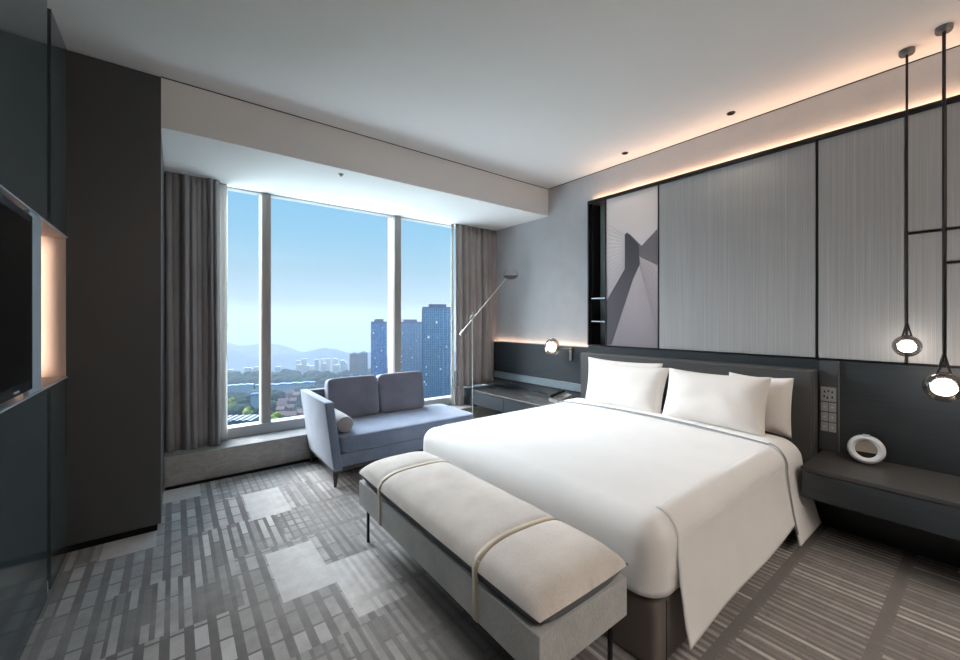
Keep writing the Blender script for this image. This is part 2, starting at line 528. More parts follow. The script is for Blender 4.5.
for i in range(9):
    a = Vector(zpic(228, 312 + i * 4)); b = Vector(zpic(288, 380 + i * 26))
    tube(cb, [a, b], .0008, 4)
obj('printed_cables', cb, 'pic_mid', pic, False)

# ------------------------------------------------------------------ left glossy wall with TV recess
YGa, YGb = 2.842, 2.942
zr0, zr1 = 1.045, 1.855
lw = bmesh.new()
box(lw, -.62, XL + .004, YB, YGa, zr1 + .006, CE)
box(lw, -.62, XL + .004, YB, YGa, 0.004, zr0 - .006)
box(lw, -.62, XL, YGb, YP - .001, zr1 + .006, CE)
box(lw, -.62, XL, YGb, YP - .001, 0.004, zr0 - .006)
struct('wall_left', lw, 'lacquer')
gv = bmesh.new()
box(gv, -.62, XL - .02, YGa, YGb, zr1 + .006, CE)
box(gv, -.62, XL - .02, YGa, YGb, .05, zr0 - .006)
box(gv, -1.3, -.80, YB, YP, 0, CE)
box(gv, -.80, -.62, YB, YP, 0, zr0 - .006)
box(gv, -.80, -.62, YB, YP, zr1 + .006, CE)
box(gv, -.80, -.62, YB, -.2, zr0 - .006, zr1 + .006)
struct('wall_left_core', gv, 'groove')
struct('baseboard_left', B(-.62, XL - .01, YGa, YGb, 0, .05), 'silver')
nb = bmesh.new()
box(nb, -.79, XL + .004, -.19, YP - .001, zr1, zr1 + .006)
box(nb, -.79, XL + .004, -.19, YP - .001, zr0 - .006, zr0)
struct('trim_4', nb, 'silver')
nb = bmesh.new()
box(nb, -.79, -.775, 2.57, YP - .012, zr0, zr1)
box(nb, -.775, XL - .004, YP - .012, YP - .001, zr0, zr1)
box(nb, -.775, XL - .006, 2.80, YP - .012, zr1 - .004, zr1 - .0002)
box(nb, -.775, XL - .006, 2.80, YP - .012, zr0 + .0002, zr0 + .004)
struct('tv_recess_lining', nb, 'niche')
tag(obj('tv_side_panel', B(-.52, XL - .002, 2.572, 2.768, zr0 + .001, zr1 - .001, .002, 1), 'silver', None, False),
    'upright silver panel right of the television, beside the lit beige niche', 'panel')
tv = thing('television', 'large black wall television at the left edge, seen edge-on', 'television', (XL, 1.7, zr0 + .03))
tvb = bmesh.new()
box(tvb, -.08, .010, -.86, .862, .0, zr1 - zr0 - .06, .006, 2)
obj('tv_body', tvb, 'bezel', tv, False)
obj('screen', B(.010, .013, -.835, .815, .045, zr1 - zr0 - .095), 'tv', tv, False)
obj('logo_mark', B(.0105, .0125, .60, .66, .014, .021), 'silver', tv, False)

# cabinet column
cc = thing('cabinet_column', 'tall dark grey cabinet column between the glossy wall and the left curtain', 'cabinet', (-.3, YP, 0))
cbm = B(-.98, XC + .3, 0, 1.095, .05, CE - .003, .002, 1)
obj('cabinet_body', cbm, 'charcoal_lam', cc, False)
obj('plinth', B(-.98, XC + .3 - .02, .03, 1.09, .0, .05), 'groove', cc, False)

# ------------------------------------------------------------------ curtains
def curtain(name, label, x0, x1, yc, z0, z1, folds, mat, amp=.05, seed=0, flare=0, whole=None):
    rnd = random.Random(seed)
    ph = [rnd.random() * 6 for _ in range(4)]
    t = whole or thing(name, label, 'curtain', ((x0 + x1) / 2, yc, z0))
    off = Vector(((x0 + x1) / 2, yc, z0)) - t.location
    bm = bmesh.new()
    W = x1 - x0
    def fn(u, v):
        z = (z1 - z0) * v
        s = u * folds * 2 * PI + 1.5 * math.sin(u * 7 + ph[0]) + .7 * math.sin(u * 17 + ph[3]) + .35 * math.sin(v * 3 + ph[1] + u * 9)
        a = amp * (.62 + .38 * math.sin(u * 13 + ph[2] + v * .8)) * (1 - .3 * v)
        y = a * math.sin(s) + .3 * a * math.sin(2 * s + 1 + v * 1.5) + .0012 * math.sin(s * 3 + v * 2)
        x = (u - .5) * W + .03 * math.cos(s) * (1 - v * .4)
        x = max(-W / 2, min(W / 2, x)) if 0 < u < 1 else (u - .5) * W
        return Vector((x, y, z))
    vs = grid(bm, folds * 22, 24, fn)
    o = obj('curtain_cloth', bm, mat, t)
    sd = o.modifiers.new('thick', 'SOLIDIFY'); sd.thickness = .004
    o.location = off
    if whole: return t
    hb = bmesh.new()
    box(hb, -W / 2 + .004, W / 2 - .004, -.012, .012, z1 - z0 - .001, z1 - z0 + .006)
    obj('curtain_track', hb, 'alu', t, False)
    return t
curtain('curtain', 'dark grey pleated curtain left of the window beside the dark column', XC + .002, .325, 4.28, .266, 2.622, 8, 'curtain', .075, 3)
rc = curtain('curtain', 'taupe pleated curtain right of the window behind the slender floor lamp', 2.90, 3.587, 4.31, .50, 2.622, 8, 'curtain_b', .065, 5)
curtain('curtain', '', 2.885, 3.03, 4.31, .266, .50, 2, 'curtain_b', .04, 8, whole=rc)
curtain('sheer_curtain', 'thin white sheer gathered at the edge of the dark grey curtain', .31, .385, 4.35, .268, 2.622, 3, 'sheer', .012, 9)
curtain('sheer_curtain', 'thin white sheer gathered at the edge of the taupe curtain', 2.865, 2.905, 4.35, .268, 2.622, 2, 'sheer', .012, 11)

# ------------------------------------------------------------------ consoles
def console(y0, y1, label, fronts):
    t = thing('console_cabinet', label, 'cabinet', (XF, (y0 + y1) / 2, 0))
    c = (y0 + y1) / 2
    obj('top', B(-.525, -.001, y0 - c, y1 - c, .462, .485, .002, 1), 'console', t, False)
    obj('cabinet_body', B(-.50, -.001, y0 - c + .004, y1 - c - .004, .30, .462), 'console_front', t, False)
    n = len(fronts) - 1
    for a, b in zip(fronts, fronts[1:]):
        obj('drawer_front', B(-.52, -.5005, a - c + .003, b - c - .003, .302, .458, .002, 1), 'console_front', t, False)
    obj('plinth', B(-.09, -.001, y0 - c, y1 - c, .0, .30), 'console_front', t, False)
    return t
cw = console(2.70, 4.09, 'grey floating console under the wall reading lamp, by the window', [2.70, 3.5, 4.09])
console(YB + .01, .735, 'dark floating console under the pendant lamps, right of the bed', [YB + .01, -1.4, .735])
# the part above the sill
o = obj('end_block', B(3.045, XF - .001, 4.103, 4.385, .266, .485, .002, 1), 'console_front', cw, False)
o.location = -cw.location

# vertical switch strip
sp = thing('switch_panel', 'vertical grey strip with socket and six switches beside the headboard', 'switch panel', (XF, .705, .486))
obj('backing_strip', B(-.012, -.0005, -.05, .05, .0, .612, .001, 1), 'strip_grey', sp, False)
obj('metal_edge', B(-.016, -.0005, -.056, -.0505, .0, .612), 'nickel', sp, False)
pl = obj('socket_plate', B(-.018, -.0125, -.040, .042, .335, .432, .002, 1), 'plate', sp, False)
hb = bmesh.new()
for (y, z) in ((-.02, .40), (.0, .405), (.02, .40), (-.02, .365), (.005, .36), (.022, .368)):
    box(hb, -.0187, -.0181, y - .004, y + .004, z - .007, z + .007)
obj('socket_holes', hb, 'plate_hole', pl, False)
for r_ in range(3):
    for c_ in range(2):
        y = -.040 + c_ * .042; z = .130 + r_ * .068
        s_ = obj('switch', B(-.018, -.0125, y, y + .039, z, z + .062, .002, 1), 'plate', sp, False)
        obj('switch_mark', B(-.0187, -.0181, y + .015, y + .024, z + .027, z + .034), 'device', s_, False)

# ------------------------------------------------------------------ bed
BY0, BY1 = .80, 2.64
BC = (BY0 + BY1) / 2
bed = thing('bed', 'large bed made up in white with dark headboard and taupe base', 'bed', (0, 0, 0))
bb = bmesh.new(); box(bb, 1.48, 3.40, BY0 + .01, BY1 - .01, .0, .268, .035, 5)
base = obj('bed_base', bb, 'bed_base', bed)
obj('base_seam', B(1.56, 1.564, BY0 + .0085, BY0 + .012, .01, .25), 'groove', base, False)
hbm = bmesh.new()
box(hbm, 3.40, 3.53, .76, 2.68, .0, 1.035, .018, 4)
hb_ = obj('headboard', hbm, 'headboard', bed)
obj('front_cushion', B(3.385, 3.401, .766, 2.674, .30, 1.028, .012, 3), 'headboard', hb_)
mm = bmesh.new()
superbox(mm, 2.445, BC, .405, .93, .90, .125, .16, 80, 24)
obj('mattress', mm, 'white_linen', bed)

# duvet: body with rounded edges, crown, soft foot end
XD0, XD1 = 1.435, 3.16
def crown(x, y):
    t = (y - BC) / .92
    s = max(0, min(1, (x - XD0) / .5))
    return .032 * (1 - t * t) * (s * (2 - s))
def duvet_body():
    bm = bmesh.new()
    r = .085; W = .915; drop = .27
    L = r * PI / 2
    def prof(d):   # d = distance past the start of the bend -> (out, down)
        if d <= 0: return 0, 0
        if d < L:
            a = d / r; return r * math.sin(a), r * (1 - math.cos(a))
        return r + .03 * (d - L), r + (d - L)
    flatY = W - r
    xs = XD0 + r + .03
    def fn(u, v):
        # v across (y), u along (x) foot -> head
        sy = (v * 2 - 1) * (flatY + L + (drop - r))
        sx = u * (XD1 - xs + L + drop - r) - (L + drop - r)
        dy = abs(sy) - flatY; dx = -sx
        if dy > 0 and dx > 0:
            # rounded corner: treat as radial distance
            d = max(dx, dy)
            ang = PI / 4 * (dy / dx) if dy < dx else PI / 2 - PI / 4 * (dx / dy)
            o, dn = prof(d)
            x = xs - o * math.cos(ang); y = (flatY + o * math.sin(ang)) * (1 if sy > 0 else -1)
        else:
            oy, dny = prof(dy); ox, dnx = prof(dx)
            dn = max(dny, dnx)
            x = xs + max(0, sx) - ox if dx <= 0 else xs - ox
            y = math.copysign(min(abs(sy), flatY) + oy, sy)
        z = .562 - dn
        z += crown(x, BC + y) * max(0, 1 - dn / .1)
        nz = noise.noise(Vector((x * 3, y * 3, 1.7)))
        z += .004 * nz * max(0, 1 - dn / .1)
        return Vector((x, BC + y, z))
    grid(bm, 96, 96, fn)
    bmesh.ops.recalc_face_normals(bm, faces=bm.faces)
    return bm
duv = thing('duvet', 'smooth white duvet draped over the big bed with long side flap', 'duvet', (0, 0, 0))
o = obj('duvet_body', duvet_body(), 'white_linen', duv)
sd = o.modifiers.new('t', 'SOLIDIFY'); sd.thickness = .012; sd.offset = 1

def flap(side, xa, xb, z_a, z_b, lift, inset, flare=.05, foot_lean=0.0, nx=60, ny=44, wav=.006, flex=0):
    """side drape: starts on the top inside the edge, rolls over it and hangs to the hem"""
    bm = bmesh.new()
    r = .085; W = .915
    def fn(u, v):
        x = xa + (xb - xa) * u
        hem = z_a + (z_b - z_a) * u
        total = inset + r * PI / 2 + (.562 - r - hem)
        s = v * total
        if s < inset:
            y = W - r - inset + s; dn = 0; lf = lift * (s / inset) ** 2 - .02 * (1 - s / inset)
        elif s < inset + r * PI / 2:
            a = (s - inset) / r
            y = W - r + (r + lift) * math.sin(a); dn = r - (r + lift) * math.cos(a) + lift; lf = lift
        else:
            k = s - inset - r * PI / 2
            t = k / (.562 - r - hem)
            y = W + lift + flare * t ** 1.3 + wav * math.sin(x * 6 + side) * t + flex * math.sin(u * PI) * t
            dn = r + k; lf = lift
        z = .562 - dn + lf - .001
        z += crown(x, BC + side * y) * max(0, 1 - dn / .1)
        t = min(1, dn / .4)
        x2 = x - foot_lean * t * (1 - u)
        return Vector((x2, BC + side * y, z))
    grid(bm, nx, ny, fn)
    bmesh.ops.recalc_face_normals(bm, faces=bm.faces)
    return bm
for s in (-1, 1):
    o = obj('duvet_flap', flap(s, 1.63, 2.98, .10 if s < 0 else .2, .17 if s < 0 else .2, .012, .05, .07 if s < 0 else .02, .06), 'white_linen', duv)
    sd = o.modifiers.new('t', 'SOLIDIFY'); sd.thickness = .006; sd.offset = 0
# folded band: one strip from hem to hem with its grey piping
def band_point(u, v, up=0.0):
    r = .085; W = .915; lift = .024; hem = .075
    arc = (r + lift) * PI / 2; hang = .562 - r - hem; flat = 2 * (W - r)
    total = flat + 2 * arc + 2 * hang
    s_ = v * total - total / 2
    sd_ = -1 if s_ < 0 else 1; a = abs(s_)
    k = 0
    if a < flat / 2:
        y = a; z = .562 + lift * (1 if a > .5 else 1)
    elif a < flat / 2 + arc:
        t = (a - flat / 2) / (r + lift); y = W - r + (r + lift + up) * math.sin(t); z = .562 - r + (r + lift + up) * math.cos(t); k = t / (PI / 2) * .35
    else:
        t = (a - flat / 2 - arc) / hang; y = W + lift + up + (.085 if sd_ < 0 else .02) * t ** 1.3; z = .562 - r - hang * t; k = .35 + .65 * t
    x0 = 2.985 - .13 * k; x1 = 3.19 + .10 * k
    x = x0 + (x1 - x0) * u
    z += crown(x, BC + y) * max(0, 1 - (.562 - z) / .1) if z > .462 else 0
    z -= (0 if k else .012 * (1 - min(1, u * 6 + .3)))
    return Vector((x, BC + sd_ * y, z + (up if k == 0 else 0)))
bm = bmesh.new(); grid(bm, 14, 160, lambda u, v: band_point(u, v))
bmesh.ops.recalc_face_normals(bm, faces=bm.faces)
o = obj('fold_band', bm, 'white_linen', duv); sd = o.modifiers.new('t', 'SOLIDIFY'); sd.thickness = .012; sd.offset = 0
obj('grey_piping', tube(bmesh.new(), [band_point(0, .02 + .96 * k / 160, .004) for k in range(161)], .0045, 8), 'band', duv)

# pillows
def pillow(label, y, x, z, w, h, t, tilt, rz=0, seed=0):
    th = thing('pillow', label, 'pillow', (x, y, z), rz, 'pillows on the bed')
    def make(scale=1.0, thick=1.0, n=36):
        bm = bmesh.new()
        rnd = random.Random(seed)
        ph = rnd.random() * 9
        def P_(a, b, sgn):
            ea = 1 - .055 * (1 - b * b) * 1; eb = 1 - .075 * (1 - a * a)
            yy = a * w / 2 * (1 - .05 * (1 - b * b)); zz = b * h / 2 * (1 - .09 * (1 - a * a))
            c = max(0, (1 - a ** 4)) * max(0, (1 - b ** 4))
            tt = t / 2 * c ** .55 * (1 + .18 * (-b)) * thick
            nz = noise.noise(Vector((a * 2.2 + ph, b * 2.2, seed))) * .009 * c
            return Vector((sgn * (tt + nz), yy, zz + h / 2))
        for sgn in (-1, 1):
            grid(bm, n, n, lambda u, v: P_(u * 2 - 1, v * 2 - 1, sgn))
        bmesh.ops.remove_doubles(bm, verts=bm.verts, dist=.0005)
        bmesh.ops.recalc_face_normals(bm, faces=bm.faces)
        return bm
    o = obj('pillowcase', make(), 'pillow', th)
    o.rotation_euler = (0, tilt, 0)
    return th
pillow('back left pillow against the dark headboard, mostly hidden by the front left one', 2.15, 3.285, .584, .78, .42, .12, R(7), 0, 1)
pillow('front left plump white pillow, nearest the wall reading lamp', 2.005, 3.075, .590, .74, .42, .18, R(20), R(-2), 2)
pillow('back right pillow against the headboard, its right end showing by the switches', 1.045, 3.285, .58, .40, .405, .12, R(7), 0, 3)
pillow('front right wide plump white pillow in the middle of the headboard', 1.285, 3.075, .590, .70, .42, .19, R(20), R(2), 4)

# ------------------------------------------------------------------ bench
bn = thing('bench', 'long grey upholstered bench with beige strapped cushion at the bed foot', 'bench', (1.155, 1.655, 0))
HX, HY = .243, .775
obj('bench_base', B(-HX, HX, -HY, HY, .225, .375, .008, 3), 'bench_base', bn)
rl = bmesh.new()
box(rl, -HX + .02, HX - .02, -HY + .02, HY - .02, .212, .2245)
obj('under_rail', rl, 'black_metal', bn, False)
for sx in (-1, 1):
    for sy in (-1, 1):
        lg = bmesh.new()
        box(lg, sx * (HX - .04) - .007, sx * (HX - .04) + .007, sy * (HY - .05) - .007, sy * (HY - .05) + .007, .0, .212)
        obj('leg', lg, 'black_metal', bn, False)
cm = bmesh.new()
def cush(u, v, top):
    a = u * 2 - 1; b = v * 2 - 1
    # rounded rectangle outline
    p = 1 - .03 * (a * a) * (b * b) - .0
    x = a * (HX + .008) * (1 - .02 * b ** 2); y = b * (HY + .008) * (1 - .006 * a ** 2)
    c = max(0, 1 - abs(a) ** 3.2) ** .5 * max(0, 1 - abs(b) ** 14) ** .5
    if top:
        z = .425 + .088 * c + .004 * noise.noise(Vector((x * 5, y * 5, 0)))
        # straps pull the cushion in
        for sy in (-.44, .455):
            z -= .010 * math.exp(-((y - sy) / .03) ** 2) * c
    else:
        k = max(0, 1 - abs(a) ** 6) * max(0, 1 - abs(b) ** 20)
        x *= 1 - .07 * k; y *= 1 - .02 * k; z = .425 - .048 * min(1, 3 * k)
    return Vector((x, y, z))
grid(cm, 36, 110, lambda u, v: cush(u, v, True), 0)
bt = grid(cm, 36, 110, lambda u, v: cush(u, v, False), 1)
bmesh.ops.remove_doubles(cm, verts=cm.verts, dist=.0004)
bmesh.ops.recalc_face_normals(cm, faces=cm.faces)
o = obj('cushion', cm, ['bench_top', 'bench_side'], bn)
for sy in (-.44, .455):
    sb = bmesh.new()
    path = [(-HX - .002, .228)]
    path += [(-HX - .002, .37), (-HX - .004, .40)]
    for i in range(0, 25):
        a = -1 + 2 * i / 24
        p = cush((a + 1) / 2, (sy / (HY + .008) + 1) / 2, True)
        path.append((p.x, p.z + .003))
    path += [(HX + .004, .40), (HX + .002, .37), (HX + .002, .228)]
    w = .016
    L1 = [sb.verts.new((x, sy - w, z)) for x, z in path]; L2 = [sb.verts.new((x, sy + w, z)) for x, z in path]
    for i in range(len(path) - 1): sb.faces.new((L1[i], L1[i + 1], L2[i + 1], L2[i]))
    o = obj('strap', sb, 'strap', bn); sd = o.modifiers.new('t', 'SOLIDIFY'); sd.thickness = .003; sd.offset = 0

# ------------------------------------------------------------------ chaise sofa
sf = thing('sofa', 'blue-grey chaise sofa with one high arm, in front of the window', 'sofa', (1.0, 3.30, 0))
# local frame: x right, y towards window (0 .. .78)
fr = bmesh.new(); box(fr, .035, 1.475, .02, .77, .115, .155, .004, 1)
obj('wood_rail', fr, 'dark_wood', sf, False)
obj('seat_frame', B(.05, 1.475, .012, .775, .155, .262, .012, 3), 'sofa', sf)
sc = bmesh.new(); superbox(sc, .785, .345, .335, .70, .345, .072, .14, 72, 18, .012)
obj('seat_cushion', sc, 'sofa', sf)
# arm: slanted slab, leans outward, taller at front
ab = bmesh.new()
out = [(0.035, .0), (.03, .775)]
def armpt(x, y, z): return Vector((x - .062 * max(0, (z - .13)) / .57, y, z))
vv = []
for (x, y) in ((.035, .0), (.10, .0), (.10, .79), (.035, .79)):
    pass
def armf(zlist):
    rings = []
    for z in zlist:
        sh = -.075 * (z - .13) / .58
        ring = []
        for (x, y) in ((.035, .01), (.105, .0), (.105, .79), (.035, .79)):
            yy = y + (.02 * (z - .13) / .58 if y > .5 else 0)
            ring.append(ab.verts.new((x + sh, yy, z)))
        rings.append(ring)
    for a, b in zip(rings, rings[1:]):
        for k in range(4): ab.faces.new((a[k], a[(k + 1) % 4], b[(k + 1) % 4], b[k]))
    ab.faces.new(rings[0][::-1]); ab.faces.new(rings[-1])
armf([.13, .705])
bmesh.ops.bevel(ab, geom=ab.edges[:], offset=.012, segments=3, profile=.6, affect='EDGES')
obj('arm', ab, 'sofa', sf)
# low back frame behind the cushions
obj('back_frame', B(.03, 1.20, .735, .80, .15, .70, .012, 3), 'sofa_back', sf)
def backcush(x0, x1, name='back_cushion'):
    bm = bmesh.new()
    superbox(bm, 0, 0, 0, (x1 - x0) / 2, .07, .205, .22, 56, 20)
    m = Matrix.Translation((0.5 * (x0 + x1), .655, .60)) @ Matrix.Rotation(R(-10), 4, 'X')
    bmesh.ops.transform(bm, matrix=m, verts=bm.verts)
    obj(name, bm, 'sofa_back', sf)
backcush(.165, .672); backcush(.680, 1.205)
for (x, y) in ((.06, .035), (.06, .73), (1.39, .035), (1.39, .73)):
    lg = bmesh.new()
    sx = -1 if x < .7 else 1; sy = -1 if y < .3 else 1
    t_ = bmesh.new(); bmesh.ops.create_cone(t_, cap_ends=True, segments=4, radius1=.011, radius2=.026, depth=.118)
    for v in t_.verts:
        v.co += Vector((x, y, .059))
        if v.co.z < .03: v.co += Vector((sx * .012, sy * .012, 0))
    merge(lg, t_)
    obj('leg', lg, 'dark_wood', sf, False)
bo = thing('bolster', 'light grey round bolster lying against the sofa arm', 'cushion', (1.155, 3.62, .483))
bm = bmesh.new()
lathe(bm, [(0, -.235), (.05, -.235), (.066, -.228), (.073, -.21), (.075, 0), (.073, .21), (.066, .228), (.05, .235), (0, .235)], 36, Matrix.Rotation(R(90), 4, 'X'))
obj('cover', bm, 'bolster', bo)

# ------------------------------------------------------------------ floor lamp
fl = thing('floor_lamp', 'slender chrome floor lamp with slanting arm, between sofa and taupe curtain', 'floor lamp', (2.775, 3.76, 0))
bm = bmesh.new(); lathe(bm, [(0, 0), (.12, 0), (.12, .012), (.10, .018), (0, .018)], 32)
obj('base', bm, 'nickel', fl)
obj('pole', tube(bmesh.new(), [(0, 0, .015), (0, 0, 1.47)], .006, 10), 'lamp_metal', fl)
j = bmesh.new(); tube(j, [(-.03, 0, 1.40), (.03, 0, 1.40)], .013, 12); box(j, -.012, .012, -.012, .012, 1.37, 1.43, .003)
obj('joint', j, 'nickel', fl)
obj('arm', tube(bmesh.new(), [(-.16, -.03, 1.25), (.57, .06, 1.90)], .0065, 10), 'lamp_metal', fl)
obj('counterweight', tube(bmesh.new(), [(-.20, -.035, 1.205), (-.155, -.03, 1.255)], .014, 12), 'lamp_metal', fl)
bm = bmesh.new()
# lower half drum shade + ring
ctr = Vector((.645, .05, 1.945)); rr = .09
HA = Vector((.7934, -.6088, 0)); HN = Vector((.6088, .7934, 0))
prof = [(rr * math.cos(PI + PI * k / 20), rr * math.sin(PI + PI * k / 20) * .55) for k in range(21)]
a_ = [bm.verts.new(ctr + HA * p[0] + HN * -.03 + Vector((0, 0, p[1]))) for p in prof]
b_ = [bm.verts.new(ctr + HA * p[0] + HN * .03 + Vector((0, 0, p[1]))) for p in prof]
bm.faces.new(a_); bm.faces.new(b_[::-1])
for i in range(len(a_)):
    k = (i + 1) % len(a_); bm.faces.new((a_[i], b_[i], b_[k], a_[k]))
bmesh.ops.recalc_face_normals(bm, faces=bm.faces)
obj('lamp_head', bm, 'lamp_grey', fl, False)
obj('ring', tube(bmesh.new(), [ctr + HA * (rr * math.cos(PI * k / 20)) + Vector((0, 0, rr * math.sin(PI * k / 20))) for k in range(21)], .004, 8), 'chrome', fl)

# ------------------------------------------------------------------ wall reading lamp
wl = thing('wall_reading_lamp', 'glass-shaded reading lamp on the dark wainscot left of the bed', 'wall lamp', (XF, 2.93, .93))
obj('mount_plate', B(-.014, -.0005, -.018, .018, -.01, .13, .003, 2), 'nickel', wl)
obj('arm', tube(bmesh.new(), [(-.01, 0, .11), (-.06, .01, .12), (-.10, .10, .125)], .008, 10), 'nickel', wl)
ax = Matrix.Translation((-.145, .16, .135)) @ Matrix.Rotation(R(12), 4, 'Y') @ Matrix.Scale(1.3, 4)
bm = bmesh.new()
lathe(bm, [(.062, -.062), (.064, -.03), (.062, .02), (.054, .05), (.036, .068), (0, .074)], 32, ax)
o = obj('glass_shade', bm, 'clear', wl); sd = o.modifiers.new('t', 'SOLIDIFY'); sd.thickness = .003
bm = bmesh.new()
lathe(bm, [(0, -.04), (.030, -.03), (.040, .0), (.034, .028), (0, .044)], 20, ax)
obj('bulb', bm, 'bulb_w', wl)
bm = bmesh.new(); lathe(bm, [(.020, .045), (.024, .05), (.024, .076), (0, .082)], 20, ax); obj('cap', bm, 'nickel', wl)

# ------------------------------------------------------------------ telephone
ph = thing('telephone', 'grey desk telephone on the console behind the bed corner', 'telephone', (3.33, 2.90, .4855), R(-14))
bm = bmesh.new()
t_ = bmesh.new(); bmesh.ops.create_cube(t_, size=1)
for v in t_.verts:
    v.co = Vector((v.co.x * .20, v.co.y * .17, (v.co.z + .5) * (.03 if v.co.x < 0 else .085)))
bmesh.ops.bevel(t_, geom=t_.edges[:], offset=.006, segments=2, affect='EDGES'); merge(bm, t_)
obj('phone_body', bm, 'phone', ph)
obj('handset', tube(bmesh.new(), [(-.09, .06, .052), (-.07, .06, .062), (.07, .06, .10), (.09, .06, .10)], [.022, .018, .018, .022], 12), 'phone_dark', ph)
kb = bmesh.new()
for i in range(4):
    for k in range(3):
        x = -.065 + i * .026; y = -.055 + k * .028
        z = .0575 + (x) * .275
        box(kb, x - .009, x + .009, y - .009, y + .009, z - .004, z + .003)
obj('keypad', kb, 'phone_dark', ph, False)

# ------------------------------------------------------------------ round device on the right console
dv = thing('table_clock', 'white ring-shaped clock with bronze glass face on the dark console', 'clock', (3.40, .50, .4855), R(8))
face = Matrix.Translation((0, 0, .0885)) @ Matrix.Rotation(R(-80), 4, 'Y')
bm = bmesh.new()
pr = [(.053, -.018)]
for k in range(13):
    a = -PI / 2 + PI * k / 12
    pr.append((.068 + .0195 * math.cos(a), .0 + .028 * math.sin(a)))
pr += [(.055, .020), (.050, .012)]
lathe(bm, pr, 48, face)
obj('ring_body', bm, 'device', dv)
bm = bmesh.new(); lathe(bm, [(0, -.022), (.052, -.022), (.056, -.014), (.056, .008), (.053, .0125), (0, .0125)], 48, face); obj('face', bm, 'device_face', dv)
sl = bmesh.new()
ring = []
for k in range(21):
    a = PI + .35 + (PI - .7) * k / 20
    ring.append(sl.verts.new(face @ Vector((math.sin(a) * 0 + .051 * math.sin(a), .051 * math.cos(a), .0128))))
sl.faces.new(ring)
obj('display_band', sl, 'device_dark', dv, False)
obj('top_button', B(-.012, .012, -.016, .016, .172, .180, .002, 2), 'device', dv)

# ------------------------------------------------------------------ pendant lamps
def pendant(x, y, zc, r, split, label):
    t = thing('pendant_lamp', label, 'pendant lamp', (x, y, CE), 0, 'pendant lamps over the console')
    bm = bmesh.new(); lathe(bm, [(0, -.030), (.030, -.030), (.034, -.022), (.034, -.0005), (0, -.0005)], 28)
    obj('canopy', bm, 'lamp_grey', t)
    zs = split - CE; z0 = zc - CE
    cb = bmesh.new()
    tube(cb, [(0, 0, -.03), (0, 0, zs)], .0055 * r / .06, 10)
    dx, dy = .6088, .7934
    rx, ry = .7934, -.6088
    for s in (-1, 1):
        e = r * .5
        tube(cb, [(0, 0, zs + .015), (0, 0, zs), (s * rx * e * .8, s * ry * e * .8, z0 + r * .99), (s * rx * e, s * ry * e, z0 + r * .86)], .0045 * r / .06, 8)
    tube(cb, [(-rx * r * .5, -ry * r * .5, z0 + r * .93), (0, 0, z0 + r * .995), (rx * r * .5, ry * r * .5, z0 + r * .93)], .003, 8)
    obj('cord', cb, 'black_metal', t)
    bm = bmesh.new(); bmesh.ops.create_uvsphere(bm, u_segments=40, v_segments=24, radius=r)
    for v in bm.verts: v.co.z += z0
    obj('glass_globe', bm, 'smoke', t)
    bm = bmesh.new(); bmesh.ops.create_uvsphere(bm, u_segments=28, v_segments=16, radius=r * .62)
    for v in bm.verts: v.co.z = v.co.z * .85 + z0 - r * .06
    obj('bulb', bm, 'bulb', t)
pendant(3.41, .328, 1.222, .063, 1.363, 'smaller smoked glass pendant lamp, on the left cord')
pendant(3.30, .180, 1.012, .080, 1.200, 'larger smoked glass pendant lamp at the right edge, hanging lower')

# ------------------------------------------------------------------ ceiling fittings
def downlight(x, y, label, power=0, zc=CE, r=.028, size=.06, ang=110, col=(1, .86, .70), mat='groove'):
    t = thing('downlight', label, 'downlight', (x, y, zc), 0, 'ceiling downlights')
    bm = bmesh.new(); lathe(bm, [(r * .72, -.002), (r * .8, -.006), (r, -.006), (r * 1.05, -.0006)], 28)
    obj('trim_ring', bm, 'black_metal', t)
    bm = bmesh.new(); lathe(bm, [(0, -.0025), (r * .75, -.0025)], 28)
    obj('lens', bm, mat, t)
    if power:
        ld = bpy.data.lights.new('spot', 'SPOT'); ld.energy = power; ld.color = col
        ld.spot_size = R(ang); ld.spot_blend = 1; ld.shadow_soft_size = size
        lo = bpy.data.objects.new('spot_light', ld); lo.location = (x, y, zc - .03); COL.objects.link(lo)
    return t
downlight(3.391, 2.159, 'small black ceiling downlight nearest the window bulkhead', 3)
downlight(3.38, 1.248, 'small black ceiling downlight above the middle of the headboard wall', 3)
sp_ = thing('sprinkler_head', 'tiny sprinkler head under the window bulkhead', 'sprinkler', (1.135, 3.442, 2.63))
bm = bmesh.new(); lathe(bm, [(0, -.02), (.010, -.02), (.010, -.006), (.022, -.005), (.022, -.0005)], 20); obj('sprinkler_body', bm, 'nickel', sp_)
FILL_SPOTS = [(.55, -.9), (2.0, -.9), (1.3, -1.7), (2.9, -1.0)]  # unseen downlights added behind the camera as fill light
for x, y in FILL_SPOTS:
    downlight(x, y, 'added unseen fill downlight in the ceiling behind the viewpoint', 0)

